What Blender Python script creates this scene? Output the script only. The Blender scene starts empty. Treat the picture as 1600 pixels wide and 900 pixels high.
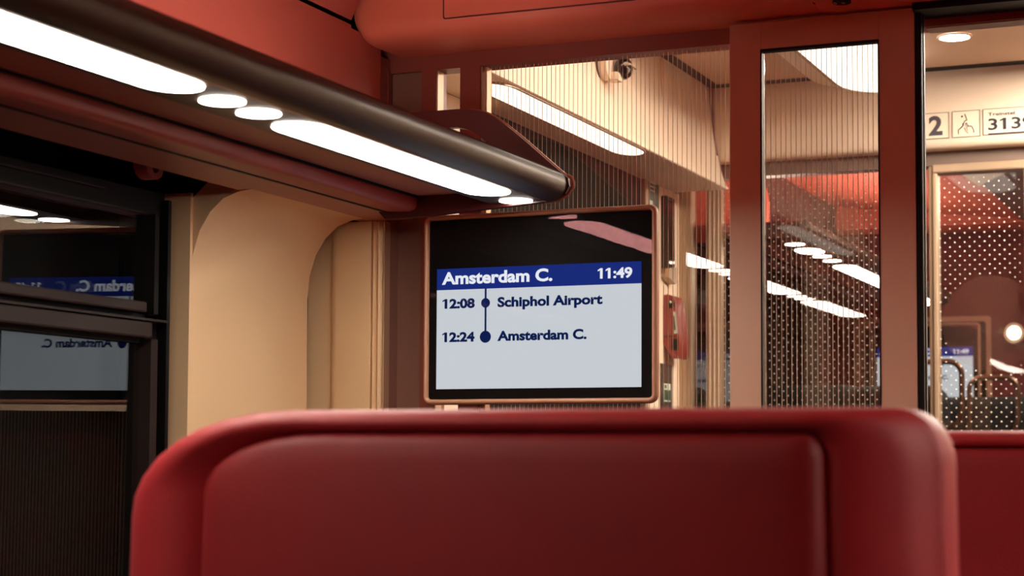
import bpy, bmesh, math, random
from mathutils import Vector, Matrix
random.seed(7)
SC = bpy.context.scene
COL = SC.collection

# ------------------------------------------------------------------ camera, world, exposure
YAW, PITCH, ROLL = 0.403730, 0.0599195, 0.00512
f_ = Vector((-math.sin(YAW)*math.cos(PITCH), math.cos(YAW)*math.cos(PITCH), math.sin(PITCH)))
r0 = Vector((math.cos(YAW), math.sin(YAW), 0)); u0 = r0.cross(f_)
r_ = r0*math.cos(ROLL)+u0*math.sin(ROLL); u_ = u0*math.cos(ROLL)-r0*math.sin(ROLL)
cd = bpy.data.cameras.new('camera'); cam = bpy.data.objects.new('camera', cd); COL.objects.link(cam)
cam.matrix_world = Matrix(((r_.x, u_.x, -f_.x, 0), (r_.y, u_.y, -f_.y, 0), (r_.z, u_.z, -f_.z, 0), (0, 0, 0, 1)))
cd.sensor_width = 36; cd.lens = 63.35; cd.shift_y = 0.05975; cd.clip_start = 0.02
cd.dof.use_dof = True; cd.dof.focus_distance = 2.85; cd.dof.aperture_fstop = 7.5
SC.camera = cam
w = bpy.data.worlds.new('night'); SC.world = w; w.use_nodes = True
w.node_tree.nodes['Background'].inputs[0].default_value = (0.004, 0.005, 0.008, 1)
w.node_tree.nodes['Background'].inputs[1].default_value = 0.3
SC.view_settings.view_transform = 'Standard'; SC.view_settings.look = 'None'
SC.view_settings.exposure = 0.0; SC.view_settings.gamma = 1.0; SC.view_settings.use_curve_mapping = False
SC.cycles.max_bounces = 10; SC.cycles.transparent_max_bounces = 24
SC.cycles.sample_clamp_indirect = 6.0; SC.cycles.caustics_reflective = False; SC.cycles.caustics_refractive = False
L_RACK, L_VEST, L_CEIL, L_FAR, L_UP, L_DOWN = 28.0, 2.3, 1.0, 12.0, 21.0, 62.0
L_RIGHT = 95.0
WARM = (1.0, 0.90, 0.77)

# ------------------------------------------------------------------ materials
def srgb(h):
    h = h.lstrip('#'); c = [int(h[i:i+2], 16)/255 for i in (0, 2, 4)]
    return tuple((x/12.92 if x <= .04045 else ((x+.055)/1.055)**2.4) for x in c)
def mat(name, col, rough=.5, metal=0, var=.0, scale=8, bump=0, bscale=200, sheen=0, coat=0, stretch=None, spec=.5):
    m = bpy.data.materials.new(name); m.use_nodes = True; nt = m.node_tree; b = nt.nodes['Principled BSDF']
    b.inputs['Base Color'].default_value = (*col, 1); b.inputs['Roughness'].default_value = rough
    b.inputs['Metallic'].default_value = metal; b.inputs['Sheen Weight'].default_value = sheen
    b.inputs['Coat Weight'].default_value = coat; b.inputs['Specular IOR Level'].default_value = spec
    if var or bump:
        tc = nt.nodes.new('ShaderNodeTexCoord'); mp = nt.nodes.new('ShaderNodeMapping')
        nt.links.new(tc.outputs['Object'], mp.inputs['Vector'])
        if stretch: mp.inputs['Scale'].default_value = stretch
    if var:
        n = nt.nodes.new('ShaderNodeTexNoise'); n.inputs['Scale'].default_value = scale; n.inputs['Detail'].default_value = 5
        nt.links.new(mp.outputs[0], n.inputs['Vector'])
        cr = nt.nodes.new('ShaderNodeValToRGB')
        cr.color_ramp.elements[0].position = .3; cr.color_ramp.elements[1].position = .7
        cr.color_ramp.elements[0].color = (*[c*(1-var) for c in col], 1); cr.color_ramp.elements[1].color = (*[min(1, c*(1+var)) for c in col], 1)
        nt.links.new(n.outputs['Fac'], cr.inputs['Fac']); nt.links.new(cr.outputs['Color'], b.inputs['Base Color'])
    if bump:
        n2 = nt.nodes.new('ShaderNodeTexNoise'); n2.inputs['Scale'].default_value = bscale
        bp = nt.nodes.new('ShaderNodeBump'); bp.inputs['Strength'].default_value = bump; bp.inputs['Distance'].default_value = .002
        nt.links.new(mp.outputs[0], n2.inputs['Vector']); nt.links.new(n2.outputs['Fac'], bp.inputs['Height'])
        nt.links.new(bp.outputs['Normal'], b.inputs['Normal'])
    return m
def emit(name, col, strength):
    m = bpy.data.materials.new(name); m.use_nodes = True; nt = m.node_tree; nt.nodes.clear()
    o = nt.nodes.new('ShaderNodeOutputMaterial'); e = nt.nodes.new('ShaderNodeEmission')
    e.inputs[0].default_value = (*col, 1); e.inputs[1].default_value = strength
    nt.links.new(e.outputs[0], o.inputs[0]); return m
def glass(name, tint=(1, 1, 1), gcol=(1, 1, 1), rough=0.0, ior=1.5):
    m = bpy.data.materials.new(name); m.use_nodes = True; nt = m.node_tree; nt.nodes.clear(); N = nt.nodes.new
    o = N('ShaderNodeOutputMaterial'); mx = N('ShaderNodeMixShader'); t = N('ShaderNodeBsdfTransparent'); g = N('ShaderNodeBsdfGlossy')
    fr = N('ShaderNodeFresnel'); ge = N('ShaderNodeNewGeometry'); mi = N('ShaderNodeMix')
    mi.inputs[2].default_value = ior; mi.inputs[3].default_value = 1/ior
    nt.links.new(ge.outputs['Backfacing'], mi.inputs[0]); nt.links.new(mi.outputs[0], fr.inputs['IOR'])
    t.inputs[0].default_value = (*tint, 1); g.inputs[0].default_value = (*gcol, 1); g.inputs['Roughness'].default_value = rough
    nt.links.new(fr.outputs[0], mx.inputs[0]); nt.links.new(t.outputs[0], mx.inputs[1]); nt.links.new(g.outputs[0], mx.inputs[2])
    nt.links.new(mx.outputs[0], o.inputs[0]); return m

M = {}
M['cream'] = mat('cream_lining', srgb('#eac69a'), .55, var=.03, scale=3, bump=.08, bscale=350)
M['vest_cream'] = mat('vestibule_cream', srgb('#f5dec3'), .5, var=.02, scale=2)
M['red_panel'] = mat('red_wall_panel', srgb('#b04f43'), .6, var=.05, scale=4, bump=.1, bscale=500)
M['orange_red'] = mat('orange_red_panel', srgb('#d86c55'), .55, var=.04, scale=3, bump=.1, bscale=500)
M['rack_under'] = mat('brown_red_laminate', srgb('#b07668'), .5, var=.06, scale=5, bump=.08, bscale=300)
M['rack_red'] = mat('dull_red_laminate', srgb('#a0443a'), .45, var=.05, scale=5)
M['maroon'] = mat('maroon_plate', srgb('#4c1714'), .4, var=.05, scale=6)
M['frame_red'] = mat('russet_frame', srgb('#8f453a'), .4, var=.06, scale=6, stretch=(1, 1, .2))
M['panel_brown'] = mat('panel_brown', srgb('#8a6052'), .45, var=.05, stretch=(1, 1, .2))
M['door_brown'] = mat('door_brown', srgb('#d2aa90'), .38, var=.04, scale=5, stretch=(1, 1, .15))
M['nose'] = mat('dark_bronze', srgb('#43342e'), .42, metal=.2, var=.03, scale=10)
M['housing'] = mat('dark_housing', srgb('#3a2c28'), .5)
M['black'] = mat('black_rubber', srgb('#0a0808'), .5, spec=.2)
M['window_frame'] = mat('window_frame_black', srgb('#0f0b0a'), .6, var=.05, spec=.15)
M['window_brown'] = mat('window_rail_brown', srgb('#2b201e'), .55, var=.08, stretch=(1, .1, 1), spec=.2)
M['bright_line'] = mat('polished_edge', srgb('#caa78c'), .3, metal=.6)
M['bronze'] = mat('bronze_bezel', srgb('#c29074'), .5, metal=.1, var=.04)
M['alu'] = mat('warm_aluminium', srgb('#b79c80'), .35, metal=.5, var=.05, stretch=(1, 1, .1))
M['seat'] = mat('red_leather', srgb('#b3262e'), .5, var=.07, scale=14, bump=.25, bscale=420, sheen=.04)
M['seat_panel'] = mat('red_leather_inset', srgb('#98191f'), .5, var=.07, scale=14, bump=.25, bscale=420, sheen=.04)
M['dark_seat'] = mat('dark_upholstery', srgb('#0c0a0a'), .75, bump=.2)
M['dark_wall'] = mat('dark_wall', srgb('#0e0906'), .7, var=.1, spec=.1)
M['floor'] = mat('grey_floor', srgb('#463e39'), .8, var=.15, scale=60)
M['ceiling'] = mat('beige_ceiling', srgb('#c9a58d'), .6, var=.02)
M['far_ceiling'] = mat('brown_ceiling', srgb('#7a564c'), .45, var=.05)
M['fascia'] = mat('fascia', srgb('#6f5b4f'), .5)
M['header_grey'] = mat('header_grey', srgb('#8d7f7c'), .5)
M['dark_red'] = mat('dark_red_wall', srgb('#6e211e'), .5, var=.05)
M['strip'] = emit('lamp_diffuser', WARM, L_RACK)
M['right_strip'] = emit('lamp_diffuser_right', WARM, L_RIGHT)
M['vest_lamp'] = emit('vestibule_diffuser', WARM, L_VEST)
M['ceil_lamp'] = emit('ceiling_diffuser', WARM, L_CEIL)
M['uplight'] = emit('uplight_diffuser', WARM, L_UP)
M['cove_fill'] = emit('cove_fill_glow', WARM, 17.0)
M['down_lamp'] = emit('downlight_diffuser', WARM, L_DOWN)
M['far_fill'] = emit('far_fill_glow', WARM, 26.0)  # added glow on the next compartment racks, brightens the orange ceiling
M['far_lamp'] = emit('far_diffuser', WARM, L_FAR)
M['lcd'] = emit('lcd_white', (.57, .61, .65), 1.0)
M['lcd_bar'] = emit('lcd_blue', (.010, .024, .19), 1.0)
M['lcd_text'] = emit('lcd_navy', (.004, .012, .075), 1.0)
M['lcd_white_text'] = emit('lcd_white_text', (.80, .83, .90), 1.0)
M['screen_black'] = mat('screen_black', srgb('#0a0606'), .7, spec=.1)
M['cover_glass'] = glass('cover_glass', gcol=(1.0, .45, .5), ior=1.19)
M['window_glass'] = glass('window_glass', tint=(.96, .97, .96), ior=1.58)
M['outer_glass'] = glass('outer_window_glass', tint=(.9, .92, .92), ior=1.16)
M['pane'] = glass('partition_glass', tint=(.97, .95, .93))
M['rib'] = mat('frosted_rib', srgb('#d8c2ac'), .35, spec=.6)
M['dot'] = mat('white_dot', srgb('#f3e6d6'), .6)
M['print'] = mat('dark_print', srgb('#2b2530'), .6)
M['print_grey'] = mat('grey_print', srgb('#4a4148'), .6)
M['green'] = mat('green_sign', srgb('#2f4a3a'), .5)
M['pale_print'] = mat('pale_print', srgb('#cdd8c4'), .6)
M['signal_red'] = mat('signal_red', srgb('#80201a'), .35)
M['chrome'] = mat('chrome', srgb('#b9b0aa'), .2, metal=1)
M['tube'] = mat('bronze_tube', srgb('#8a6a58'), .3, metal=.8)
M['lens'] = mat('dark_lens', srgb('#0d0908'), .04)

# ------------------------------------------------------------------ helpers
def wloc(p):
    v = Vector((0, 0, 0))
    while p is not None: v += p.location; p = p.parent
    return v
def obj(name, bm, m, parent=None, smooth=False, angle=None):
    """link a bmesh built in world coordinates as one object"""
    me = bpy.data.meshes.new(name)
    bmesh.ops.recalc_face_normals(bm, faces=bm.faces[:])
    off = wloc(parent)
    if off.length: bmesh.ops.translate(bm, verts=bm.verts[:], vec=-off)
    if parent is None:
        c = sum((v.co for v in bm.verts), Vector())/max(1, len(bm.verts))
        bmesh.ops.translate(bm, verts=bm.verts[:], vec=-c)
    bm.to_mesh(me); bm.free()
    me.materials.append(M[m] if isinstance(m, str) else m)
    if smooth:
        for p in me.polygons: p.use_smooth = True
        me.set_sharp_from_angle(angle=math.radians(angle or 38))
    o = bpy.data.objects.new(name, me); COL.objects.link(o)
    if parent is not None: o.parent = parent
    else: o.location = c
    return o
def tag(o, label=None, cat=None, group=None, kind=None):
    if label: o['label'] = label
    if cat: o['category'] = cat
    if group: o['group'] = group
    if kind: o['kind'] = kind
    return o
def empty(name, loc, label=None, cat=None, group=None, kind=None):
    o = bpy.data.objects.new(name, None); COL.objects.link(o); o.location = loc; o.empty_display_size = .05
    return tag(o, label, cat, group, kind)
def copy_tree(o, parent=None):
    c = o.copy(); COL.objects.link(c); c.parent = parent
    for ch in list(o.children): copy_tree(ch, c)
    return c
def box(x0, x1, y0, y1, z0, z1, bm=None, bev=0):
    bm2 = bmesh.new()
    bmesh.ops.create_cube(bm2, size=1)
    for v in bm2.verts: v.co = Vector(((x0+x1)/2+v.co.x*(x1-x0), (y0+y1)/2+v.co.y*(y1-y0), (z0+z1)/2+v.co.z*(z1-z0)))
    if bev: bmesh.ops.bevel(bm2, geom=bm2.edges[:], offset=bev, segments=2, affect='EDGES', profile=.5)
    if bm is None: return bm2
    merge(bm, bm2); return bm
def merge(bm, bm2):
    me = bpy.data.meshes.new('tmp'); bm2.to_mesh(me); bm2.free(); bm.from_mesh(me); bpy.data.meshes.remove(me)
def loft(loops, closed=True, cap0=True, cap1=True, bm=None):
    bm = bm or bmesh.new(); R = []
    for lp in loops: R.append([bm.verts.new(p) for p in lp])
    n = len(R[0])
    for a, b in zip(R, R[1:]):
        for i in range(n if closed else n-1):
            j = (i+1) % n; bm.faces.new((a[i], a[j], b[j], b[i]))
    if cap0: bm.faces.new(R[0][::-1])
    if cap1: bm.faces.new(R[-1])
    return bm
def prism_y(prof, y0, y1, bm=None): return loft([[(x, y0, z) for x, z in prof], [(x, y1, z) for x, z in prof]], bm=bm)
def prism_x(prof, x0, x1, bm=None): return loft([[(x0, y, z) for y, z in prof], [(x1, y, z) for y, z in prof]], bm=bm)
def prism_z(prof, z0, z1, bm=None): return loft([[(x, y, z0) for x, y in prof], [(x, y, z1) for x, y in prof]], bm=bm)
def sheet_y(prof, t, y0, y1):
    """thin lining with thickness t built from an open profile in x,z"""
    n = len(prof); off = []
    for i, (x, z) in enumerate(prof):
        a = prof[max(0, i-1)]; b = prof[min(n-1, i+1)]; dx, dz = b[0]-a[0], b[1]-a[1]; l = math.hypot(dx, dz) or 1
        off.append((x-dz/l*t, z+dx/l*t))
    return prism_y(prof+off[::-1], y0, y1)
def rrect(a0, a1, b0, b1, r, n=6):
    """rounded rectangle outline; r one radius or (bl, br, tr, tl)"""
    r = (r,)*4 if not isinstance(r, tuple) else r; P = []
    for (cx, cy, rr, st) in ((a1-r[1], b0+r[1], r[1], -90), (a1-r[2], b1-r[2], r[2], 0), (a0+r[3], b1-r[3], r[3], 90), (a0+r[0], b0+r[0], r[0], 180)):
        for k in range(n+1):
            t = math.radians(st+90*k/n); P.append((cx+rr*math.cos(t), cy+rr*math.sin(t)))
    return P
def ring_y(outer, inner, y0, y1):
    """frame: outline outer with a hole inner (same count), in x,z"""
    A = [[(x, y0, z) for x, z in outer], [(x, y0, z) for x, z in inner], [(x, y1, z) for x, z in inner], [(x, y1, z) for x, z in outer], [(x, y0, z) for x, z in outer]]
    bm = loft(A, cap0=False, cap1=False); bmesh.ops.remove_doubles(bm, verts=bm.verts[:], dist=1e-6); return bm
def ellipse(cx, cy, rx, ry, n=24): return [(cx+rx*math.cos(2*math.pi*k/n), cy+ry*math.sin(2*math.pi*k/n)) for k in range(n)]
def tube(pts, r, n=8, bm=None, closed=False):
    bm = bm or bmesh.new(); pts = [Vector(p) for p in pts]; loops = []; up = None
    for i, p in enumerate(pts):
        a = pts[i-1] if i else pts[0]; b = pts[i+1] if i < len(pts)-1 else pts[-1]; d = (b-a).normalized()
        if up is None: up = d.orthogonal().normalized()
        s = d.cross(up).normalized(); up = s.cross(d).normalized()
        loops.append([p+s*r*math.cos(2*math.pi*k/n)+up*r*math.sin(2*math.pi*k/n) for k in range(n)])
    return loft(loops, bm=bm)
def dome(c, rx, ry, rz, seg=20, rings=10):
    bm = bmesh.new(); bmesh.ops.create_uvsphere(bm, u_segments=seg, v_segments=rings, radius=1)
    for v in bm.verts: v.co = Vector((c[0]+v.co.x*rx, c[1]+v.co.y*ry, c[2]+v.co.z*rz))
    return bm
def text(name, body, x0, x1, zb, y, m, parent, cap=None, bold=.03, facing=-1, plane='y', squash=True):
    """flat lettering fitted between x0 and x1, baseline zb, capital height cap, on the plane y (seen from -y)"""
    cu = bpy.data.curves.new(name, 'FONT'); cu.body = body; cu.offset = bold; cu.size = 1; cu.resolution_u = 4
    t = bpy.data.objects.new(name+'_tmp', cu); COL.objects.link(t)
    dg = bpy.context.evaluated_depsgraph_get(); dg.update(); me = bpy.data.meshes.new_from_object(t.evaluated_get(dg))
    bpy.data.objects.remove(t); bpy.data.curves.remove(cu)
    if body[0].isdigit() and len(body) > 1: me = flag_ones(me)
    xs = [v.co.x for v in me.vertices]; capv = CAPH + bold*2
    sx = (x1-x0)/(max(xs)-min(xs)); sz = (cap/capv) if cap else sx; mn = min(xs); off = wloc(parent)
    for v in me.vertices: v.co = Vector((x0+(v.co.x-mn)*sx, y, zb+(v.co.y+bold)*sz))-off
    me.materials.append(M[m]); o = bpy.data.objects.new(name, me); COL.objects.link(o); o.parent = parent; return o
def flag_ones(me):
    """give the plain upright figure 1 of the font its slanted flag"""
    bm = bmesh.new(); bm.from_mesh(me); bmesh.ops.remove_doubles(bm, verts=bm.verts[:], dist=1e-6); seen = set(); add = []
    for v in bm.verts[:]:
        if v in seen: continue
        stack, isl = [v], []; seen.add(v)
        while stack:
            q = stack.pop(); isl.append(q)
            for e in q.link_edges:
                o = e.other_vert(q)
                if o not in seen: seen.add(o); stack.append(o)
        xs = [q.co.x for q in isl]; ys = [q.co.y for q in isl]; h = max(ys)-min(ys)
        if h > .75*CAPH and max(xs)-min(xs) < .34*h: add.append((min(xs), max(ys), h))
    for x, t, h in add:
        bm.faces.new([bm.verts.new(p) for p in ((x+.06*h, t, 0), (x-.19*h, t-.15*h, 0), (x-.19*h, t-.30*h, 0), (x+.02*h, t-.19*h, 0))])
    out = bpy.data.meshes.new('figures'); bm.to_mesh(out); bm.free(); return out
def _caph():
    cu = bpy.data.curves.new('h', 'FONT'); cu.body = 'H'; t = bpy.data.objects.new('h', cu); COL.objects.link(t)
    dg = bpy.context.evaluated_depsgraph_get(); dg.update(); me = bpy.data.meshes.new_from_object(t.evaluated_get(dg))
    h = max(v.co.y for v in me.vertices); bpy.data.objects.remove(t); bpy.data.curves.remove(cu); bpy.data.meshes.remove(me); return h
CAPH = _caph()
def struct(name, bm, m, parent=None, smooth=False, angle=None):
    o = obj(name, bm, m, parent, smooth, angle)
    if parent is None: o['kind'] = 'structure'
    return o
FLOOR = -1.15

# ================================================================== the setting: own compartment
struct('floor', box(-1.6, 1.6, -1.2, 7.0, FLOOR-.05, FLOOR), 'floor')
struct('ceiling', box(-1.0, 1.0, -1.2, 2.52, 1.0, 1.03), 'orange_red')
cl = empty('wall_left', (-1.43, 1.0, FLOOR), kind='structure')
# red panel above the rack, joint, then the cove up to the ceiling
obj('upper_panel', sheet_y([(-1.275, .39), (-1.272, .50), (-1.270, .640)], .02, -1.2, 2.452), 'red_panel', cl)
obj('upper_panel_edge', sheet_y([(-1.270, .6402), (-1.270, .645)], .02, -1.2, 2.354), 'red_panel', cl)
obj('cove_panel', sheet_y([(-1.27, .652), (-1.22, .76), (-1.12, .90), (-.99, 1.0)], .02, -1.2, 2.354), 'red_panel', cl)
# lining under the window and the blank bay behind the camera
obj('lower_panel', box(-1.46, -1.40, -1.2, 2.5, FLOOR, -.42), 'window_brown', cl)
obj('side_panel', box(-1.46, -1.38, -1.2, .35, -.42, .365), 'cream', cl)
obj('outer_skin', box(-1.50, -1.455, 2.1, 4.1, FLOOR, 1.0), 'dark_wall', cl)
# cream pillar lining with curved top, merging with the rack underside
arc = [(-1.378, -.42), (-1.379, .10), (-1.380, .24), (-1.3765, .277), (-1.366, .309), (-1.349, .335), (-1.328, .3525), (-1.304, .3605), (-1.282, .363)]
def finer(p, k=3):
    out = []
    for a, b in zip(p, p[1:]):
        for i in range(k): out.append((a[0]+(b[0]-a[0])*i/k, a[1]+(b[1]-a[1])*i/k))
    return out+[p[-1]]
tr = struct('trim_1', sheet_y(arc, .035, 2.10, 2.425), 'cream', smooth=True, angle=50)
# reveal face beside the window
struct('trim_2', box(-1.425, -1.377, 2.094, 2.10, -.42, .362), 'cream')
# end piece: dark rebate, light strip, moulding
fill = empty('trim_3', (-1.32, 2.46, -.4), kind='structure')
obj('rebate', box(-1.40, -1.352, 2.462, 2.47, -.42, .362), 'cream', fill)
obj('corner_fillet', prism_z([(-1.356, 2.47), (-1.356, 2.458), (-1.350, 2.452), (-1.342, 2.45), (-1.283, 2.45), (-1.283, 2.47)], -.42, .362), 'cream', fill, True)
obj('moulding', prism_z([(-1.283, 2.47), (-1.283, 2.456), (-1.279, 2.449), (-1.275, 2.456), (-1.270, 2.449), (-1.265, 2.456), (-1.263, 2.47)], -.42, .362), 'cream', fill)
obj('bright_bead', box(-1.2625, -1.2605, 2.452, 2.47, -.42, .36), 'bright_line', fill)

# left window: two panes of glass in a dark two-part frame
wn = empty('window_1', (-1.43, 1.2, -.4), kind='structure')
def wobj(name, bm, m, parent):
    for v in bm.verts: v.co *= .986
    if name == 'window_pane':
        for v in bm.verts: v.co.x += (.013 if v.co.z > .18 else .006)*(v.co.z-.16)
    return obj(name, bm, m, parent)
Y0, YG = .35, 2.04
wobj('window_pane', box(-1.4255, -1.4244, Y0, 2.060, .205, .331), 'window_glass', wn)
wobj('window_pane', box(-1.450, -1.4485, Y0, 2.060, .205, .331), 'outer_glass', wn)
wobj('window_pane', box(-1.4311, -1.430, Y0, 2.060, -.40, .156), 'window_glass', wn)
wobj('window_pane', box(-1.455, -1.4535, Y0, 2.060, -.40, .156), 'outer_glass', wn)
wobj('sash_rail', box(-1.44, -1.405, Y0, 2.036, .192, .207, bev=.003), 'window_brown', wn)
wobj('sash_groove', box(-1.45, -1.424, Y0, 2.09, .184, .192), 'black', wn)
wobj('sash_ridge', box(-1.44, -1.403, Y0, 2.082, .1815, .1845), 'bright_line', wn).data.materials[0] = M['window_brown']
wobj('middle_rail', box(-1.44, -1.405, Y0, 2.05, .158, .180, bev=.003), 'window_brown', wn)
wobj('glazing_bead', box(-1.44, -1.418, Y0, 2.038, .152, .158), 'window_frame', wn)
wobj('top_bead', box(-1.44, -1.417, Y0, 2.046, .3285, .3305), 'bright_line', wn).data.materials[0] = M['window_brown']
wobj('head_frame', box(-1.46, -1.42, Y0, 2.094, .3305, .362), 'window_frame', wn)
wobj('head_groove', box(-1.43, -1.414, Y0, 1.95, .349, .351), 'window_brown', wn)
wobj('sash_stile', box(-1.44, -1.407, 2.054, 2.064, .192, .3285), 'window_frame', wn)
wobj('side_stile', box(-1.44, -1.412, 2.056, 2.072, -.42, .158), 'window_brown', wn)
wobj('side_channel', box(-1.46, -1.424, 2.058, 2.094, -.42, .362), 'black', wn)
wobj('side_edge', box(-1.43, -1.408, 2.0865, 2.094, -.42, .352), 'black', wn)
wobj('sill', box(-1.46, -1.405, Y0, 2.094, -.42, -.395), 'window_brown', wn)
wobj('outer_shade', box(-1.53, -1.52, -.2, 2.3, -.6, .5), 'black', wn)
obj('side_cover', box(-1.44, -1.413, 2.055, 2.094, -.42, .345), 'black', wn)
hk = tag(obj('coat_hook', prism_x([(1.951, .392), (1.951, .376), (1.956, .367), (1.966, .362), (1.978, .362), (1.987, .367), (1.990, .376), (1.988, .383), (1.982, .380), (1.977, .371), (1.969, .369), (1.966, .374), (1.966, .392)], -1.372, -1.352), 'rack_under', smooth=True), 'small dull brown curved coat hook hanging above the dark window', 'hook')

# ================================================================== luggage rack with lamps
def pill(x0, x1, y0, y1, n=10, sq=1.35):
    """outline of a long lamp with swept, rounded ends"""
    rx = (x1-x0)/2; cx = (x0+x1)/2; ry = rx*sq; P = []
    for k in range(n+1):
        t = -math.pi/2+math.pi*k/n; P.append((cx+rx*math.sin(t), y1-ry+ry*math.cos(t)))
    for k in range(n+1):
        t = math.pi/2-math.pi*k/n; P.append((cx+rx*math.sin(t), y0+ry-ry*math.cos(t)))
    return P
def rack(name, label, s, dx, dy, dz, ya, yb, strips, dots, lamp, plate=True, group=None, up='uplight'):
    """s=1 left side, -1 right side; profile coordinates are those of the left rack"""
    X = lambda x: s*(x)+dx
    root = empty(name, (X(-1.1), (ya+yb)/2+dy, .37+dz), label, 'luggage rack', group)
    P = lambda pts: [(X(x), z+dz) for x, z in pts]
    a, b = ya+dy, yb+dy
    nose = [(-.961, .3655), (-.953, .3655), (-.943, .368), (-.936, .3735), (-.931, .381), (-.9295, .389), (-.931, .397), (-.936, .4035), (-.943, .4065), (-.952, .406), (-.961, .404)]
    obj('nose_profile', prism_y(P(nose), a, b), 'nose', root, True, 60)
    obj('top_edge', prism_y(P([(-.936, .4045), (-.945, .4085), (-.962, .409), (-.962, .405), (-.945, .4065)]), a, b), 'rack_red', root)
    obj('lamp_housing', prism_y(P([(-.9615, .366), (-.9615, .40), (-1.046, .40), (-1.050, .3665), (-1.041, .366)]), a, b), 'housing', root)
    obj('bright_lip', prism_y(P([(-.9608, .3652), (-.9608, .3662), (-.9630, .3662), (-.9630, .3652)]), a, b), 'bright_line', root)
    obj('inner_shelf', prism_y(P([(-1.044, .384), (-1.044, .402), (-1.17, .402), (-1.17, .384)]), a, b), 'rack_under', root)
    obj('duct_seam', prism_y(P([(-1.1645, .3805), (-1.1645, .3845), (-1.180, .3845), (-1.180, .3805)]), a, b+.028), 'black', root)  # black joint line above the air duct
    bx = [(-1.167, .3805), (-1.167, .3685), (-1.170, .364), (-1.178, .3615), (-1.2155, .3625), (-1.2155, .402), (-1.18, .402), (-1.18, .3805)]
    obj('air_duct', prism_y(P(bx), a, b+.03), 'rack_red', root, True, 40)
    # flat underside by the window, its far end rounding into the end wall
    u = prism_y(P([(-1.218, .3635), (-1.218, .40), (-1.32, .40), (-1.3045, .3625)]), a, b+.089)
    obj('underside_panel', u, 'rack_under', root)
    obj('seam', prism_y(P([(-1.2145, .3612), (-1.2145, .37), (-1.219, .37), (-1.219, .3612)]), a, b+.03), 'black', root)
    obj('shelf_top', prism_y(P([(-.95, .402), (-.95, .4045), (-1.275, .4045), (-1.275, .402)]), a, b), 'rack_red', root)
    for y0, y1 in strips:
        obj('light_strip', prism_z([(X(x), y+dy) for x, y in pill(-1.033, -.969, y0, y1)], .3645+dz, .3675+dz), lamp, root)
    for yc in dots:
        obj('spot_light', prism_z([(X(x), y+dy) for x, y in ellipse(-1.000, yc, .0238, .0245)], .3645+dz, .3675+dz), lamp, root)
    obj('uplight', prism_y(P([(-1.06, .404), (-1.06, .410), (-1.10, .410), (-1.10, .404)]), a+.05, b-.24), up, root)
    if up == 'uplight': obj('uplight_shield', prism_y(P([(-1.050, .404), (-1.050, .430), (-1.053, .430), (-1.053, .404)]), a+.05, b-.22), 'rack_red', root)  # added unseen lip that keeps the uplight off the sliding door
    if plate:
        o_ = [(-1.22, .3525), (-1.183, .3527), (-1.149, .3537), (-1.09, .3575), (-1.03, .361), (-.967, .365), (-.946, .3675), (-.932, .375), (-.926, .386), (-.928, .397), (-.938, .4055),
              (-.965, .429), (-.998, .458), (-1.027, .4815), (-1.044, .494), (-1.057, .501), (-1.070, .505), (-1.086, .508), (-1.103, .509), (-1.145, .509), (-1.20, .5085), (-1.265, .508), (-1.265, .45), (-1.265, .40)]
        i_ = [(-1.215, .41), (-1.18, .41), (-1.15, .41), (-1.12, .41), (-1.09, .41), (-1.06, .41), (-1.05, .41), (-1.04, .411), (-1.033, .414), (-1.028, .418), (-1.028, .424),
              (-1.034, .433), (-1.043, .4425), (-1.052, .4525), (-1.060, .461), (-1.069, .468), (-1.079, .4745), (-1.090, .479), (-1.103, .482), (-1.14, .483), (-1.18, .484), (-1.235, .482), (-1.24, .45), (-1.235, .415)]
        obj('end_plate', ring_y(P(o_), P(i_), b, b+.012), 'maroon', root)
        # highlight along the rim of the plate, modelled as a pale tube
        rim = [(x, z) for x, z in o_[5:19]]
        obj('rim_highlight', tube([(X(x), b+.010, z+dz) for x, z in rim], .0022, 6), 'bright_line', root, True)
        cc = [(-.929, .383), (-.926, .386), (-.9255, .392), (-.928, .398), (-.934, .402)]
        obj('corner_cap', tube([(X(x), b+.012, z+dz) for x, z in cc], .004, 8), 'bronze', root, True)
    return root
ST = [(1.702, 2.292), (1.015, 1.522), (.330, .835), (-.63, -.03)]
DT = [2.352, 1.648, 1.576, .961, .889, .096, .024]
rack('luggage_rack', 'brown and red overhead luggage rack with lamps above the left window', 1, 0, 0, 0, -1.1, 2.372, ST[:3], DT[:5], 'strip')
rack('luggage_rack', 'overhead luggage rack with lamps on the right side of the compartment, across the aisle', -1, -.18, 0, 0, -1.1, 2.372, ST[:2], DT[:4], 'right_strip')

# ceiling lamps of the own compartment (above the frame)
for x in (-.5, .5):
    t = empty('ceiling_light', (x, .6, 1.0), 'long ceiling light of the compartment above the aisle, %s row' % ('left' if x < 0 else 'right'), 'ceiling light', 'compartment ceiling lights')
    obj('lamp_frame', ring_y(rrect(x-.07, x+.07, 1.1, 2.0, .02), rrect(x-.05, x+.05, 1.12, 1.98, .02), .985, 1.0), 'housing', t)
    m_ = t.children[0].data
    for v in m_.vertices: v.co = Vector((v.co.x, v.co.z+(1.0-.6), v.co.y+.6-1.0))
    obj('diffuser', box(x-.05, x+.05, 1.12, 1.98, .992, .998), 'ceil_lamp', t)

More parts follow.
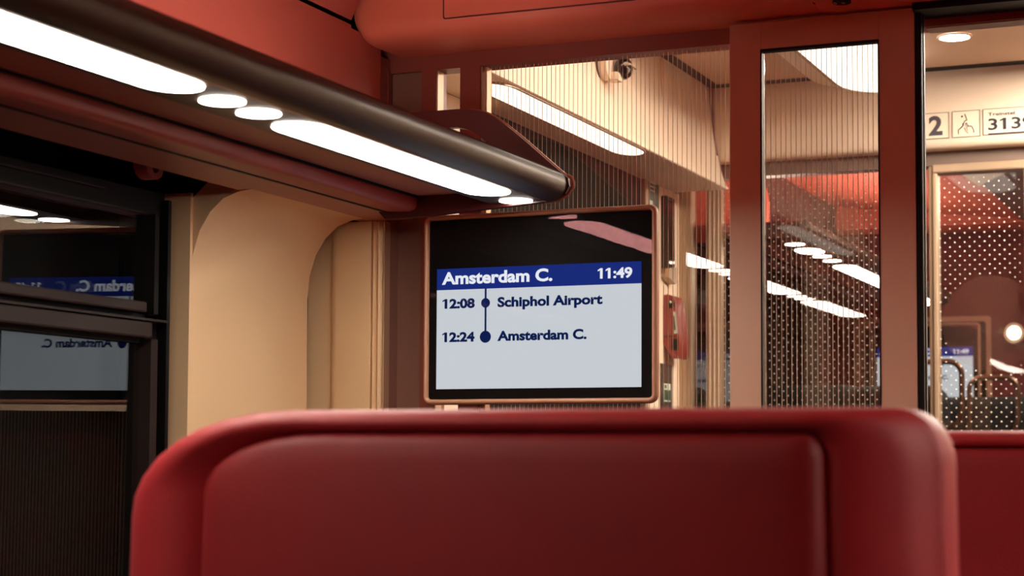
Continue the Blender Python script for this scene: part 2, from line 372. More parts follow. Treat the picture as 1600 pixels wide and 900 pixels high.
# ================================================================== bulkhead above the partition
bh = empty('overhead_bulkhead', (-.5, 2.43, .62), 'orange red overhead bulkhead box with rounded lower edge above the glass partition', 'overhead panel')
def bulk(x0, x1, left_round, right_round, off=0):
    """box front at y=2.375, bottom z=.622; lofted front edge rounding"""
    loops = []
    for (y, ins, zb) in ((2.498, .0, .6235), (2.425, .0, .6215), (2.405, .0005, .6225), (2.390, .002, .6265), (2.381, .004, .633), (2.3765, .0065, .641), (2.375, .010, .652)):
        a = x0+ins if left_round else x0; b = x1-ins if right_round else x1
        y -= off; zb -= off
        r1 = .034 if left_round else .001; r2 = .030 if right_round else .001
        P = []
        for k in range(7):
            t = math.radians(180+90*k/6); P.append((a+r1+r1*math.cos(t), y, zb+r1+r1*math.sin(t)))
        for k in range(7):
            t = math.radians(270+90*k/6); P.append((b-r2+r2*math.cos(t), y, zb+r2+r2*math.sin(t)))
        P += [(b, y, 1.0), (a, y, 1.0)]; loops.append(P)
    return loft(loops)
obj('bulkhead_shell', bulk(-1.284, -.572, True, False), 'orange_red', bh, True, 50)
obj('bulkhead_shell', bulk(-.6035, 1.25, True, False, .0012), 'orange_red', bh, True, 50)
sp = [(-.6042, 2.3752, .98), (-.6042, 2.3752, .70)]
for (y, ins, zb, t) in ((2.3735, .010, .652, 180), (2.3735, .010, .652, 195), (2.376, .0075, .643, 208), (2.381, .004, .633, 222), (2.390, .002, .6265, 238), (2.404, .0005, .6225, 255)):
    a = math.radians(t); sp.append((-.6035+ins+.034+.034*math.cos(a), y, zb+.034+.034*math.sin(a)-.0012))
obj('panel_seam', tube(sp, .0011, 6), 'black', bh)
ap = rrect(-1.128, -.818, .645, .86, .003, 2); ai = rrect(-1.1265, -.8195, .6465, .8585, .003, 2)
obj('panel_seam', ring_y(ap, ai, 2.3740, 2.3765), 'maroon', bh)
lk = obj('lock', prism_z(ellipse(-.540, 2.4, .0125, .014, 20), .6195, .6225), 'black', bh)
obj('lock_pin', box(-.550, -.546, 2.392, 2.402, .6185, .6196), 'chrome', lk)
obj('lock_pin', box(-.540, -.535, 2.394, 2.404, .6185, .6196), 'chrome', lk)
obj('end_filler', box(-1.33, -1.2895, 2.33, 2.50, .641, 1.0), 'black', bh)

# ================================================================== front wall: posts, slot and ribbed glass
wf = empty('wall_front', (-.9, 2.52, FLOOR), kind='structure')
ZT = .6
obj('header_rail', box(-1.30, 1.4, 2.498, 2.535, .600, .640), 'frame_red', wf)
obj('header_underside', box(-.445, 1.4, 2.503, 2.5345, .5985, .600), 'header_grey', wf)
obj('upper_closure', box(-1.30, 1.4, 2.50, 2.53, .640, 1.02), 'dark_red', wf)
obj('corner_post', box(-1.30, -1.278, 2.462, 2.53, .40, .622), 'frame_red', wf)
obj('corner_post', box(-1.30, -1.265, 2.475, 2.53, FLOOR, .40), 'panel_brown', wf)
obj('bright_bead', box(-1.2785, -1.2765, 2.490, 2.50, .40, .605), 'frame_red', wf)
obj('recessed_panel', box(-1.277, -1.222, 2.506, 2.53, FLOOR, .600), 'panel_brown', wf)
obj('post', box(-1.2215, -1.196, 2.497, 2.533, FLOOR, .601), 'frame_red', wf)
obj('post', box(-1.156, -1.122, 2.497, 2.533, FLOOR, .601), 'frame_red', wf)
obj('slot_edge', box(-1.1965, -1.195, 2.499, 2.52, FLOOR, .599), 'bright_line', wf)
obj('glazing_bead', box(-1.1215, -1.1195, 2.499, 2.52, FLOOR, .599), 'bright_line', wf)
obj('glazing_bead', box(-1.1165, -1.1135, 2.503, 2.52, FLOOR, .599), 'bright_line', wf)
obj('glass_pane', box(-1.1195, -.695, 2.510, 2.514, FLOOR+.02, .601), 'pane', wf)
def ribs(x0, x1, y, z0, z1, pitch, r):
    bm = bmesh.new(); x = x0
    while x < x1:
        prof = [(x-r, y), (x-r*.7, y-r*.8), (x, y-r*1.1), (x+r*.7, y-r*.8), (x+r, y)]
        prism_z(prof, z0, z1, bm=bm); x += pitch*(1+random.uniform(-.05, .05))
    return bm
tag(obj('glass_ribs', ribs(-1.1085, -.70, 2.5098, FLOOR+.03, .599, .0072, .0005), 'rib', wf), kind='stuff')
obj('bottom_rail', box(-1.12, -.695, 2.497, 2.533, FLOOR, FLOOR+.1), 'frame_red', wf)
obj('lower_infill', box(-1.222, -.695, 2.515, 2.530, FLOOR, .069), 'dark_wall', wf)
# door lining on the far side of the doorway
obj('door_post', box(.40, .46, 2.45, 2.54, FLOOR, .61), 'frame_red', wf)
obj('wall_panel', box(.46, 1.45, 2.47, 2.53, FLOOR, .64), 'frame_red', wf)

# sliding door standing half open in front of the partition
dr = empty('door_1', (-.57, 2.46, FLOOR), kind='structure')
DA, DB = 2.455, 2.4755
obj('stile', box(-.714, -.668, DA, DB, FLOOR+.01, .6165, bev=.0012), 'door_brown', dr)
obj('stile', box(-.502, -.4525, DA, DB, FLOOR+.01, .6165, bev=.0012), 'door_brown', dr)
obj('top_rail', box(-.6685, -.5015, DA, DB, .5765, .6165, bev=.0012), 'door_brown', dr)
obj('bottom_rail', box(-.6685, -.5015, DA, DB, FLOOR+.01, FLOOR+.25, bev=.0012), 'door_brown', dr)
obj('glazing_seal', ring_y(rrect(-.669, -.501, FLOOR+.24, .578, .001, 1), rrect(-.6665, -.5028, FLOOR+.25, .5742, .001, 1), DA-.0012, DA+.012), 'black', dr)
obj('glass_pane', box(-.6668, -.5025, 2.466, 2.470, FLOOR+.24, .575), 'pane', dr)
tag(obj('glass_ribs', ribs(-.6645, -.504, 2.4658, FLOOR+.25, .574, .0072, .0005), 'rib', dr), kind='stuff')
obj('rubber_edge', box(-.4525, -.4435, DA+.002, DB-.002, FLOOR+.01, .6165, bev=.003), 'black', dr)
obj('rubber_lip', box(-.4440, -.4420, 2.468, 2.476, FLOOR+.01, .6165), 'window_brown', dr)
struct('trim_4', box(-.4525, .42, 2.44, 2.50, .6105, .625), 'black')

# ================================================================== passenger information display
def display():
    root = empty('information_display', (-1.0, 2.45, .22), 'bronze framed screen with journey times for the train, hung on the near partition', 'screen', 'journey displays')
    A = rrect(-1.1885, -.8175, .078, .3645, .013, 6); loops = []
    def rr(d, y): return [(x, y, z) for x, z in rrect(-1.1885+d, -.8175-d, .078+d, .3645-d, max(.013-d, .004), 6)]
    bm = loft([rr(.018, 2.492), rr(.012, 2.478), rr(.003, 2.458), rr(0, 2.449), rr(.0012, 2.440), rr(.0035, 2.4375), rr(.006, 2.438), rr(.0078, 2.441), rr(.0082, 2.446)], cap1=False)
    obj('bezel', bm, 'bronze', root, True, 60)
    obj('front_mask', box(-1.181, -.8255, 2.4445, 2.460, .0855, .355), 'screen_black', root)
    lc = obj('lcd_panel', box(-1.1675, -.8425, 2.4436, 2.4446, .1015, .2505), 'lcd', root)
    obj('title_bar', box(-1.1675, -.8425, 2.4436, 2.4446, .2505, .2825), 'lcd_bar', root)
    ty = 2.4432
    text('destination_title', 'Amsterdam C.', -1.159, -.980, .2585, ty, 'lcd_white_text', root, .0188, .035)
    text('clock', '11:49', -.909, -.856, .2592, ty, 'lcd_white_text', root, .0152, .035)
    text('departure_time', '12:08', -1.1578, -1.1045, .2222, ty, 'lcd_text', root, .0146, .045)
    text('station_name', 'Schiphol Airport', -1.0675, -.9015, .2222, ty, 'lcd_text', root, .0150, .042)
    text('departure_time', '12:24', -1.1578, -1.1045, .1719, ty, 'lcd_text', root, .0146, .045)
    text('station_name', 'Amsterdam C.', -1.0675, -.926, .1719, ty, 'lcd_text', root, .0150, .042)
    obj('route_line', box(-1.0884, -1.0854, 2.4431, 2.4435, .179, .2505), 'lcd_text', root)
    for z, r in ((.2292, .0072), (.1787, .0090)):
        obj('route_stop', loft([[(x, 2.4429, zz) for x, zz in ellipse(-1.0869, z, r, r, 28)], [(x, 2.4433, zz) for x, zz in ellipse(-1.0869, z, r, r, 28)]]), 'lcd_text', root)
    obj('cover_glass', box(-1.1808, -.8258, 2.4400, 2.4415, .0858, .3548), 'cover_glass', root)
    obj('bracket', box(-1.10, -.90, 2.492, 2.499, .12, .32), 'black', root)
    return root
dsp = display()
d2 = copy_tree(dsp); d2.location = dsp.location+Vector((-.115, 3.77, .10))
d2['label'] = 'distant journey screen showing 11:49, seen behind the glass door beyond the vestibule'

# ================================================================== seats
def seat_outline(x0, x1, zt, dl, dr_, dt, cl, cr, zb, lean):
    """open outline from bottom left over the top to bottom right; cl, cr corner (width, height)"""
    P = []; xl = x0+dl; xr = x1-dr_; z = zt-dt
    for k in range(8): P.append((xl-lean*(1-k/8), zb+(z-cl[1]-zb)*k/8))
    for k in range(9):
        t = math.pi/2*k/8; P.append((xl+cl[0]*(1-math.cos(t)**.85) if 0 else xl+cl[0]-cl[0]*math.cos(t), z-cl[1]+cl[1]*math.sin(t)))
    xa, xb = xl+cl[0], xr-cr[0]
    for k in range(1, 24): P.append((xa+(xb-xa)*k/24, z))
    for k in range(9):
        t = math.pi/2*k/8; P.append((xr-cr[0]+cr[0]*math.sin(t), z-cr[1]+cr[1]*math.cos(t)))
    for k in range(1, 9): P.append((xr+lean*.6*k/8, z-cr[1]+(zb-z+cr[1])*k/8))
    return P
def seat(label, x0, x1, y, zt, cl, cr, lean=.02, turn=(.1, .6)):
    root = empty('train_seat', ((x0+x1)/2, y+.1, FLOOR), label, 'seat')
    zb = -.55
    def lp(dl, dr_, dt, yy, ca=None, cb=None, lean_=lean, extra=0):
        def tw(x):
            a, b = max(0, x-(x1-.088)), max(0, (x0+.07)-x); return turn[1]*(math.hypot(a, .014)-.014)+turn[0]*b*b/.07
        back = min(1, max(0, (y+.06-yy)/.05))
        return [(x, yy+tw(x)*back, z) for x, z in seat_outline(x0, x1, zt, dl, dr_, dt, ca or cl, cb or cr, zb, lean_)]
    G = (.082 if x0 < -.8 else .060, .075, .0185)     # groove inset left, right, top
    gl = (cl[0]*.72, cl[1]*.55); gr = (.014, .020)
    s = lambda k: (cl[0]*(1-k)+gl[0]*k, cl[1]*(1-k)+gl[1]*k)
    q = lambda k: (cr[0]*(1-k)+gr[0]*k, cr[1]*(1-k)+gr[1]*k)
    loops = [lp(.03, .012, .012, y+.128), lp(.008, .003, .003, y+.122), lp(.0, .0, .0, y+.108), lp(0, 0, 0, y+.066), lp(.0015, .0015, .0012, y+.062), lp(0, 0, 0, y+.058), lp(.0005, .0, .0, y+.035),
             lp(.003, .004, .0012, y+.020), lp(.008, .009, .003, y+.010), lp(.016, .016, .006, y+.003, s(.1), q(.1)), lp(.028, .028, .0095, y, s(.3), q(.3)),
             lp(.043, .048, .0135, y+.0005, s(.6), q(.6)), lp(.052, .064, .0165, y+.003, s(.85), q(.85)), lp(G[0]-.001, G[1]-.001, G[2]-.0003, y+.009, gl, gr), lp(G[0]+.001, G[1]+.001, G[2]+.0003, y+.014, gl, gr)]
    bm = loft(loops, closed=False, cap0=False, cap1=False)
    obj('backrest', bm, 'seat', root, True, 80)
    loops = [lp(G[0]+.0005, G[1]+.0005, G[2], y+.016, gl, gr), lp(G[0]+.0015, G[1]+.0012, G[2]+.0006, y+.009, gl, gr), lp(G[0]+.004, G[1]+.003, G[2]+.0018, y+.004, gl, gr), lp(G[0]+.010, G[1]+.007, G[2]+.0045, y+.0008, gl, gr),
             lp(G[0]+.022, G[1]+.014, G[2]+.010, y-.001, gl, gr), lp(G[0]+.05, G[1]+.03, G[2]+.022, y-.002, gl, gr), lp(G[0]+.12, G[1]+.09, G[2]+.05, y-.003, (.05, .05), (.05, .05)), lp(G[0]+.19, G[1]+.16, G[2]+.09, y-.003, (.03, .03), (.03, .03))]
    bm = loft(loops, closed=False, cap0=False, cap1=True)
    obj('back_panel', bm, 'seat_panel', root, True, 80)
    cu = [(x, yy, z) for x, yy, z in []]
    obj('seat_cushion', box(x0+.03, x1-.03, y+.10, y+.56, -.74, -.60, bev=.03), 'seat', root, True)
    obj('pedestal', box(x0+.12, x1-.12, y+.16, y+.46, FLOOR, -.735), 'housing', root)
    obj('back_shell', box(x0+.03, x1-.03, y+.02, y+.12, -.76, -.50, bev=.01), 'housing', root)
    return root
seat('blurred red leather seat back with inset panel and bolster, nearest to the viewer', -.893, -.222, 1.25, .0375, (.150, .085), (.034, .042), .014)
seat('red seat back peeping out behind the right edge of the nearest seat', -.66, .06, 1.95, .0315, (.05, .05), (.03, .04), .006)

# ================================================================== vestibule beyond the partition
ce = struct('ceiling.001', box(-1.178, 1.5, 2.535, 3.948, .857, .875), 'ceiling')
obj('gap_shade', box(-1.2095, -1.178, 2.535, 3.998, .859, .87), 'black', ce)  # solid black strips stand in for the shade in the ceiling edge gap
obj('gap_shade', box(-1.178, 1.5, 3.948, 3.999, .859, .87), 'black', ce)
struct('ceiling.002', box(-1.5, 1.5, 2.535, 4.25, .935, .95), 'black')
so = [(-1.21, .935), (-1.210, .857), (-1.206, .80), (-1.200, .75), (-1.192, .70), (-1.184, .665), (-1.176, .64), (-1.170, .628), (-1.166, .6225), (-1.168, .6205), (-1.30, .6205)]
struct('trim_5', prism_y(so+[(-1.30, .935)], 2.535, 4.0), 'vest_cream', smooth=True, angle=40)
fh = [(4.0, .935), (4.0, .708), (4.0012, .699), (4.0045, .692), (4.010, .687), (4.018, .685), (4.06, .685), (4.06, .935)]
struct('wall_far', prism_x(fh, -1.212, 1.5), 'vest_cream', smooth=True, angle=40)
struct('trim_6', prism_y([(-1.2095, .858), (-1.2045, .858), (-1.1985, .75), (-1.190, .70), (-1.198, .70), (-1.2055, .75)], 3.990, 4.0005), 'far_ceiling')
struct('trim_7', box(-1.2085, -1.2025, 3.62, 3.628, .70, .852), 'cream')
# side wall: dark door leaf, then a pale piece with signs
struct('wall_left.001', box(-1.34, -1.30, 2.87, 3.78, FLOOR, .62), 'dark_wall')
struct('wall_left.005', box(-1.34, -1.30, 2.535, 2.87, FLOOR, .62), 'vest_cream')
struct('wall_left.002', box(-1.34, -1.298, 3.785, 4.05, FLOOR, .62), 'vest_cream')
struct('trim_8', box(-1.30, -1.290, 3.772, 3.790, FLOOR, .62), 'alu')
struct('wall_right', box(1.43, 1.47, -1.2, 7.0, FLOOR, 1.05), 'dark_red')
struct('window_2', box(1.42, 1.43, -1.0, 2.3, -.45, .36), 'lens')
struct('wall_back', box(-1.5, 1.5, -1.25, -1.2, FLOOR, 1.05), 'dark_red')

vs = empty('vestibule_light', (-1.205, 3.1, .62), 'long white light strip under the cream cove behind the ribbed glass', 'ceiling light')
pl = pill(-1.236, -1.174, 2.70, 3.462, sq=1.9)
obj('diffuser', prism_z(pl, .6185, .622), 'vest_lamp', vs)
po = pill(-1.240, -1.170, 2.692, 3.470, sq=1.9)
bm = loft([[(x, y, .6175) for x, y in po], [(x, y, .6175) for x, y in pl], [(x, y, .6215) for x, y in pl], [(x, y, .6215) for x, y in po], [(x, y, .6175) for x, y in po]], cap0=False, cap1=False)
obj('lamp_rim', bm, 'alu', vs)
cp = empty('ceiling_light', (-.83, 3.4, .857), 'wide white ceiling light with rounded end seen through the sliding door glass', 'ceiling light')
pl = pill(-.859, -.701, 2.60, 3.890, sq=1.5)
obj('diffuser', prism_z(pl, .7985, .845), 'vest_lamp', cp)
obj('lamp_body', prism_z(pill(-.910, -.727, 2.56, 3.87, sq=1.5), .806, .857), 'vest_cream', cp)
po = pill(-.867, -.693, 2.59, 3.898, sq=1.5)
bm = loft([[(x, y, .798) for x, y in po], [(x, y, .798) for x, y in pl], [(x, y, .806) for x, y in pl], [(x, y, .806) for x, y in po], [(x, y, .798) for x, y in po]], cap0=False, cap1=False)
obj('lamp_rim', bm, 'alu', cp)
dl = empty('downlight', (-.596, 3.673, .857), 'round white downlight in the vestibule ceiling above the number sign', 'ceiling light')
obj('diffuser', prism_z(ellipse(-.596, 3.673, .030, .030, 28), .8545, .8568), 'down_lamp', dl)
bm = loft([[(x, y, z) for x, y in ellipse(-.596, 3.673, r, r, 28)] for r, z in ((.030, .8568), (.030, .854), (.033, .8545), (.035, .8568))], cap0=False, cap1=False)
obj('trim_ring', bm, 'vest_cream', dl, True)
cp2 = empty('ceiling_light', (.01, 3.62, .857), 'added unseen square light that brightens the vestibule far wall, hidden by the doorway header', 'ceiling light')  # added lamp out of view, lifts the wall with the stickers
obj('diffuser', box(-.33, .35, 3.42, 3.85, .850, .8565), 'down_lamp', cp2)
obj('lamp_rim', loft([[(x, y, z) for x, y in rrect(-.33-d, .35+d, 3.42-d, 3.85+d, .01, 2)] for d, z in ((.001, .8568), (.001, .849), (.02, .849), (.02, .8568))], cap0=False, cap1=False), 'alu', cp2)
cp3 = empty('ceiling_light', (-1.02, 3.05, .857), 'added narrow light line that brightens the cove of the vestibule, hidden by the partition header', 'ceiling light')  # added hidden light line, there only to brighten the cream cove
obj('diffuser', box(-1.05, -1.00, 2.60, 3.48, .851, .8565), 'cove_fill', cp3)
obj('lamp_rim', loft([[(x, y, z) for x, y in rrect(-1.05-d, -1.00+d, 2.60-d, 3.48+d, .01, 2)] for d, z in ((.001, .8568), (.001, .850), (.01, .850), (.01, .8568))], cap0=False, cap1=False), 'alu', cp3)
dl2 = copy_tree(dl); dl2.location = (.62, 3.2, .857); dl2['label'] = 'added unseen downlight that brightens the vestibule, hidden behind the door header to the right'  # extra downlight added out of view for more light in the vestibule

# security camera on the cove
sc = empty('security_camera', (-1.2, 3.30, .78), 'small white security camera with dark dome on the cream cove', 'security camera')
cap_ = [(3.245+.030*math.cos(math.radians(a)), .755+.026*math.sin(math.radians(a))) for a in range(180, 361, 15)]
bk = [(3.215, .845), (3.215, .755)]+cap_[1:-1]+[(3.275, .755), (3.275, .845)]
obj('bracket', prism_x(bk, -1.212, -1.180), 'vest_cream', sc, True, 40)
bk2 = [(3.211, .847), (3.211, .755)]+[(3.245+.034*math.cos(math.radians(a)), .755+.031*math.sin(math.radians(a))) for a in range(195, 346, 15)]+[(3.279, .755), (3.279, .847)]
obj('backing_plate', prism_x(bk2, -1.213, -1.197), 'housing', sc)
obj('camera_dome', dome((-1.165, 3.273, .757), .017, .026, .023), 'lens', sc, True, 80)
obj('dome_ring', tube([(-1.150+.003*math.cos(t), 3.270+.022*math.cos(t), .757+.005*math.sin(t)) for t in [math.pi*k/12 for k in range(13)]], .003, 6), 'alu', sc, True)
obj('camera_arm', box(-1.19, -1.165, 3.240, 3.272, .728, .745, bev=.004), 'vest_cream', sc, True)

# signs on the wall above the far door
def outline_box(x0, x1, z0, z1, parent, y=3.9985, t=.0011):
    o = [(x0, z0), (x1, z0), (x1, z1), (x0, z1)]; i = [(x0+t, z0+t), (x1-t, z0+t), (x1-t, z1-t), (x0+t, z1-t)]
    return obj('border', ring_y(o, i, y-.0004, y+.0012), 'print_grey', parent)
def sign(name, label, x0, x1, z0, z1):
    t = empty(name, ((x0+x1)/2, 4.0, (z0+z1)/2), label, 'sign', 'stickers above the far door')
    obj('sticker', box(x0, x1, 3.9990, 4.0, z0, z1), 'vest_cream', t); outline_box(x0, x1, z0, z1, t); return t
t = sign('class_sign', 'pale sticker with a dark figure 2 above the far door', -.727, -.6625, .7075, .7655)
text('numeral', '2', -.7072, -.6768, .7150, 3.9984, 'print_grey', t, .0435, .035)
t = sign('quiet_sign', 'pale square sticker with a face and raised finger above the far door', -.656, -.5955, .7075, .7660)
def zz(px, py): return (-.656+(px-335)*(.0605/300), .7655-(py-163)*(.058/278))
def stroke(pts, r, parent, name):
    bm = bmesh.new()
    for a, b in zip(pts, pts[1:]):
        a, b = Vector(zz(*a)), Vector(zz(*b)); d = (b-a).normalized(); n = Vector((-d.y, d.x))*r; a = a-d*r*.5; b = b+d*r*.5
        prism_pts = [a-n, b-n, b+n, a+n]; loft([[(p.x, 3.9983, p.y) for p in prism_pts], [(p.x, 3.9989, p.y) for p in prism_pts]], bm=bm)
    return obj(name, bm, 'print', parent)
stroke([(472, 198), (494, 262), (468, 272), (463, 292), (447, 302), (458, 312), (440, 332), (418, 350), (402, 358), (402, 408)], .00085, t, 'face_outline')
stroke([(500, 376), (478, 312), (484, 292), (493, 294), (504, 340), (508, 322), (520, 322), (527, 336), (532, 326), (545, 328), (551, 345), (566, 375), (566, 398)], .0006, t, 'hand_outline')
stroke([(466, 340), (480, 375), (506, 405)], .0006, t, 'hand_outline')
cx, cz = zz(441, 221)
obj('eye', loft([[(x, yy, z) for x, z in ellipse(cx, cz, .0021, .0021, 14)] for yy in (3.9983, 3.9989)]), 'print', t)
t = sign('number_sign', 'pale sticker reading Treinstel 3139 with a dark underline above the far door', -.5895, -.44, .7085, .7665)
text('caption', 'Treinstel', -.5785, -.5215, .7503, 3.9984, 'print', t, .0075, .02)
text('number', '3139', -.5785, -.4825, .7190, 3.9984, 'print', t, .0255, .022)
obj('underline', box(-.5785, -.46, 3.9983, 3.9989, .7098, .7122), 'print', t)

# far partition: posts and dotted glass
wg = empty('wall_far.001', (-1.0, 4.05, FLOOR), kind='structure')
obj('post', box(-1.300, -1.269, 4.035, 4.075, FLOOR, .66), 'alu', wg)
obj('glass_pane', box(-1.270, -1.232, 4.058, 4.062, FLOOR+.05, .655), 'pane', wg)
cp_ = box(-1.233, -1.198, 4.046, 4.070, FLOOR, .66)
obj('post', cp_, 'alu', wg)
for k in range(3): obj('post_groove', box(-1.2265+k*.0105, -1.2240+k*.0105, 4.0445, 4.047, FLOOR, .655), 'vest_cream', wg)
obj('glass_pane', box(-1.199, -.713, 4.058, 4.062, FLOOR+.05, .655), 'pane', wg)
obj('header', box(-1.30, 1.4, 4.036, 4.078, .6535, .69), 'fascia', wg)
obj('bottom_rail', box(-1.30, -.70, 4.035, 4.075, FLOOR, FLOOR+.1), 'alu', wg)
def dots(x0, x1, z0, z1, y, px, pz, r, n=6, clip=None):
    bm = bmesh.new(); z = z0; row = 0
    while z < z1:
        x = x0+(px/2 if row % 2 else 0)
        while x < x1:
            if clip is None or clip(x, z):
                vs_ = [bm.verts.new((x+r*math.cos(2*math.pi*k/n+.3), y, z+r*math.sin(2*math.pi*k/n+.3))) for k in range(n)]; bm.faces.new(vs_)
            x += px
        z += pz; row += 1
    r_ = bmesh.ops.extrude_face_region(bm, geom=bm.faces[:])
    bmesh.ops.translate(bm, verts=[g for g in r_['geom'] if isinstance(g, bmesh.types.BMVert)], vec=(0, -.0004, 0))
    return bm
tag(obj('dot_pattern', dots(-1.193, -.720, -.10, .652, 4.0578, .0215, .0102, .00165), 'dot', wg), kind='stuff')
# far sliding door
fd = empty('door_2', (-.6, 4.05, FLOOR), kind='structure')
obj('stile', box(-.7145, -.7060, 4.030, 4.062, FLOOR+.01, .652, bev=.002), 'alu', fd)
obj('stile', box(-.7055, -.694, 4.024, 4.062, FLOOR+.01, .646, bev=.003), 'alu', fd)
obj('stile', box(-.5085, -.47, 4.024, 4.062, FLOOR+.01, .646, bev=.003), 'alu', fd)
obj('top_rail', box(-.7055, -.47, 4.022, 4.062, .634, .6545, bev=.004), 'alu', fd)
obj('bottom_rail', box(-.70, -.47, 4.024, 4.062, FLOOR+.01, FLOOR+.2), 'alu', fd)
obj('glass_pane', box(-.6945, -.508, 4.046, 4.050, FLOOR+.15, .635), 'pane', fd)
cc, cr_ = (-.585, .300), .105
inc = lambda x, z: (x-cc[0])**2+(z-cc[1])**2 < cr_**2
tag(obj('dot_pattern', dots(-.6925, -.509, -.10, .634, 4.0458, .0215, .0102, .00165, clip=lambda x, z: not inc(x, z)), 'dot', fd), kind='stuff')
tag(obj('fine_dot_disc', dots(-.6925, -.509, .19, .41, 4.0458, .0056, .0028, .0008, 5, clip=inc), 'panel_brown', fd), kind='stuff')
struct('wall_far.002', box(-.42, 1.45, 4.03, 4.07, FLOOR, .66), 'vest_cream')

# things on the pale piece of side wall
gs = empty('green_sign', (-1.297, 3.84, .58), 'dark green notice with pale lines on the vestibule wall', 'sign')
obj('board', box(-1.298, -1.2955, 3.803, 3.880, .50, .637), 'green', gs)
for k, (a, b) in enumerate(((.015, .055), (.012, .05), (.012, .045))):
    obj('text_line', box(-1.2955, -1.2948, 3.803+a, 3.803+b, .618-k*.009, .6205-k*.009), 'pale_print', gs)
obj('pictogram', box(-1.2955, -1.2948, 3.812, 3.835, .535, .578), 'pale_print', gs)
bx_ = empty('notice_frame', (-1.29, 3.95, .5), 'tall black glossy notice frame on the vestibule wall right of the screen', 'frame')
obj('frame', box(-1.298, -1.284, 3.900, 3.962, .418, .600, bev=.003), 'window_frame', bx_)
obj('glossy_face', box(-1.2845, -1.2832, 3.906, 3.956, .445, .590), 'lens', bx_)
obj('lower_bracket', prism_x([(3.900, .412), (3.900, .432), (3.960, .440), (3.960, .402), (3.950, .400)], -1.296, -1.279), 'alu', bx_)
ph = empty('emergency_phone', (-1.27, 3.95, .3), 'red emergency alarm handset box on the pale vestibule wall', 'alarm box')
prof = [(-1.298, .372), (-1.2868, .374), (-1.2778, .370), (-1.2722, .360), (-1.2689, .340), (-1.2644, .300), (-1.261, .272), (-1.261, .236), (-1.2655, .228), (-1.2756, .228), (-1.2857, .240), (-1.298, .262)]
obj('body', prism_y(prof, 3.920, 3.992), 'signal_red', ph, True, 30)
obj('handle_gap', box(-1.2778, -1.2619, 3.9185, 3.935, .246, .272), 'black', ph)
obj('seam', box(-1.2974, -1.2683, 3.9190, 3.9205, .2765, .2785), 'black', ph)
obj('key_knob', dome((-1.2778, 3.918, .352), .008, .006, .010, 12, 8), 'black', ph, True)
obj('knob_glint', dome((-1.2784, 3.9125, .356), .003, .002, .003, 8, 6), 'pale_print', ph, True)
lb = obj('instruction_label', prism_y([(-1.2756, .335), (-1.2694, .333), (-1.2633, .285), (-1.2722, .283)], 3.9188, 3.9205), 'pale_print', ph)
obj('label_block', prism_y([(-1.2745, .325), (-1.2711, .324), (-1.2678, .292), (-1.2717, .291)], 3.9182, 3.9192), 'green', lb)
gp = empty('service_hatch', (-1.297, 3.93, .1), 'grey service hatch low on the vestibule wall under the red alarm box', 'hatch')
obj('cover', box(-1.298, -1.294, 3.895, 3.972, -.20, .215), 'housing', gp)
st = empty('green_sticker', (-1.293, 3.933, .148), 'small green and white sticker on the grey hatch', 'sticker')
obj('backing', box(-1.294, -1.2932, 3.908, 3.958, .129, .170), 'pale_print', st)
obj('green_block', box(-1.2932, -1.2926, 3.911, 3.955, .132, .156), 'green', st)
obj('green_mark', box(-1.2932, -1.2926, 3.914, 3.928, .159, .167), 'green', st)

# ================================================================== next compartment, seen through the far glass
struct('wall_left.003', box(-1.56, -1.50, 4.08, 7.0, FLOOR, .62), 'lens')
struct('wall_left.004', prism_y([(-1.50, .60), (-1.42, .80), (-1.40, .872), (-1.46, .872), (-1.56, .60)], 4.08, 6.5), 'maroon')
struct('ceiling.003', prism_y([(-.777, .795), (-.777, .84), (-1.42, .91), (-1.42, .868)], 4.08, 6.5), 'orange_red')
struct('trim_9', prism_z([(-.787, 5.25), (-.645, 4.96), (-.60, 4.4), (-.80, 4.4), (-.806, 4.91)], .785, .7895), 'vest_cream')
struct('ceiling.005', box(-.777, 1.45, 4.08, 6.5, .790, .83), 'far_ceiling')
struct('wall_end', box(-1.5, 1.45, 6.279, 6.32, FLOOR, .95), 'dark_red')
fb = tag(obj('overhead_bulkhead', prism_x([(6.25, .78), (6.12, .778), (6.105, .786), (6.10, .80), (6.10, .95), (6.25, .95)], -1.40, -.60), 'orange_red', smooth=True, angle=40), 'distant orange bulkhead strip across the next compartment, behind the dotted door glass', 'overhead panel')
fr = empty('screen_surround', (-1.1, 6.25, .3), 'brown frame round the distant journey screen', 'frame')
obj('surround', ring_y(rrect(-1.375, -.905, .10, .490, .01, 3), rrect(-1.315, -.922, .160, .472, .01, 3), 6.2705, 6.279), 'bronze', fr)
obj('backing', box(-1.36, -.922, 6.274, 6.279, .10, .475), 'dark_wall', fr)
rack('luggage_rack', 'distant luggage rack with a row of lamps in the next compartment', 1, -.075, 0, .152, 4.12, 6.1, [(4.345, 4.47), (4.76, 5.98)], [4.255, 4.535, 4.645, 6.06], 'far_lamp', plate=False, up='far_fill')
pb = tag(obj('bulkhead_reflection', prism_y([(-1.50, .745), (-1.50, .60), (-1.47, .594), (-1.30, .600), (-1.285, .612), (-1.283, .70), (-1.29, .742), (-1.30, .745)], 4.55, 4.80), 'orange_red', smooth=True, angle=40), 'orange red rounded block standing in for the mirrored bulkhead of the next compartment, left of the sliding door', 'reflection')  # block in place of the bulkhead mirrored in the side window
fl = empty('ceiling_light', (-.2, 5.2, .79), 'added unseen light that brightens the next compartment, hidden to the right of the far door', 'ceiling light')  # added out of view to light the next compartment
obj('diffuser', box(-.40, -.05, 4.7, 5.8, .783, .7895), 'far_lamp', fl)
obj('lamp_rim', box(-.42, -.03, 4.68, 5.82, .786, .7898), 'housing', fl)
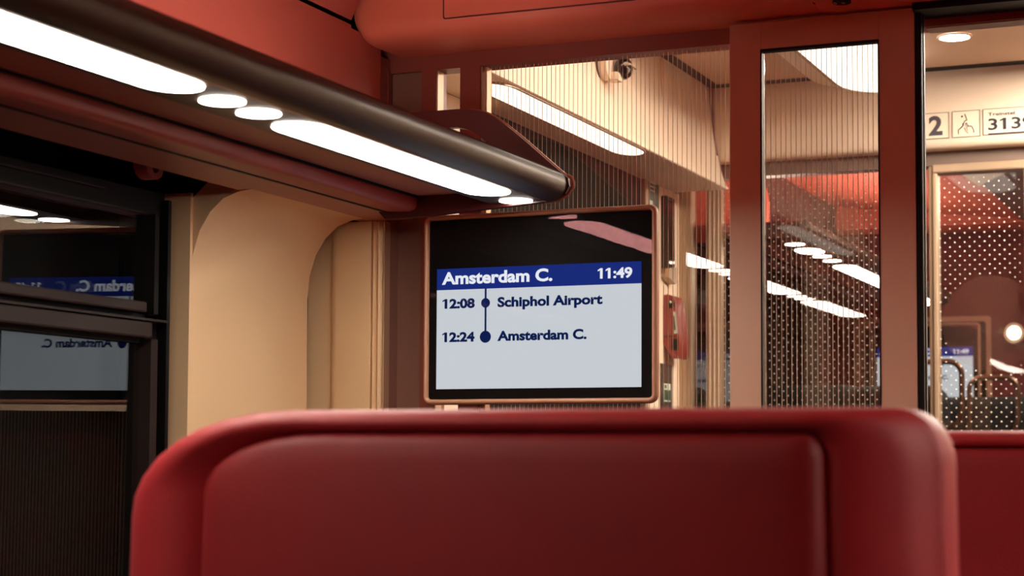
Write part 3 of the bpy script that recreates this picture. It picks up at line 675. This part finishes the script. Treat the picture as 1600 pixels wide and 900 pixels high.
for (x, z, lab) in ((-.82, .425, 'small bright round lamp at the right edge of the far door glass'),):
    lm = empty('wall_lamp', (x, 6.2, z), lab, 'lamp')
    obj('bulb', dome((x, 6.2, z), .022, .012, .022, 16, 10), 'far_lamp', lm, True)
    obj('base', loft([[(a, yy, b) for a, b in ellipse(x, z, .035, .035, 20)] for yy in (6.205, 6.24)]), 'alu', lm)
    obj('stem', tube([(x-.05, 6.235, z+.012), (x, 6.23, z)], .012, 10), 'alu', lm)
rack('luggage_rack', 'luggage rack on the right side of the next compartment, behind the vestibule wall', -1, .4, 0, .152, 4.12, 6.1, [(4.4, 5.2), (5.4, 6.0)], [4.3, 5.3], 'far_lamp', plate=False, up='far_fill')
def far_seat(label, x0, x1, y, zt, hx0, hx1, hz):
    t = empty('train_seat', ((x0+x1)/2, y+.1, FLOOR), label, 'seat', 'dark seats of the next compartment')
    lo = []
    for ins, yy in ((.02, y+.10), (0, y+.08), (0, y+.03), (.01, y+.01), (.03, y)):
        lo.append([(x, yy, z) for x, z in rrect(x0+ins, x1-ins, -.6, zt-ins, (.01, .01, .05, .05), 5)])
    obj('backrest', loft(lo), 'dark_seat', t, True, 60)
    obj('seat_cushion', box(x0+.02, x1-.02, y+.08, y+.38, -.75, -.6, bev=.02), 'dark_seat', t)
    obj('pedestal', box(x0+.1, x1-.1, y+.1, y+.4, FLOOR, -.74), 'housing', t)
    if hx0 is not None:
        r = .035; pts = [(hx0, y-.012, hz-.20)]
        for k in range(7):
            a = math.pi-math.pi/2*k/6; pts.append((hx0+r+r*math.cos(a), y-.012, hz-r+r*math.sin(a)))
        for k in range(7):
            a = math.pi/2-math.pi/2*k/6; pts.append((hx1-r+r*math.cos(a), y-.012, hz-r+r*math.sin(a)))
        pts += [(hx1, y-.012, hz-.12), (hx1-.012, y-.012, hz-.165), (hx1-.04, y-.005, hz-.18)]
        obj('grab_handle', tube(pts, .0075, 10), 'tube', t, True, 60)
    return t
far_seat('dark seat with a bronze grab loop just inside the far door, left of its pair', -1.10, -.83, 4.90, .20, -.93, -.783, .262)
far_seat('dark seat with a bronze grab loop below the distant screen, right of its pair', -1.00, -.62, 5.40, .185, -.842, -.704, .240)
far_seat('dark seat back low behind the dotted glass, seen through the sliding door', -1.42, -1.11, 5.15, .215, None, None, 0)
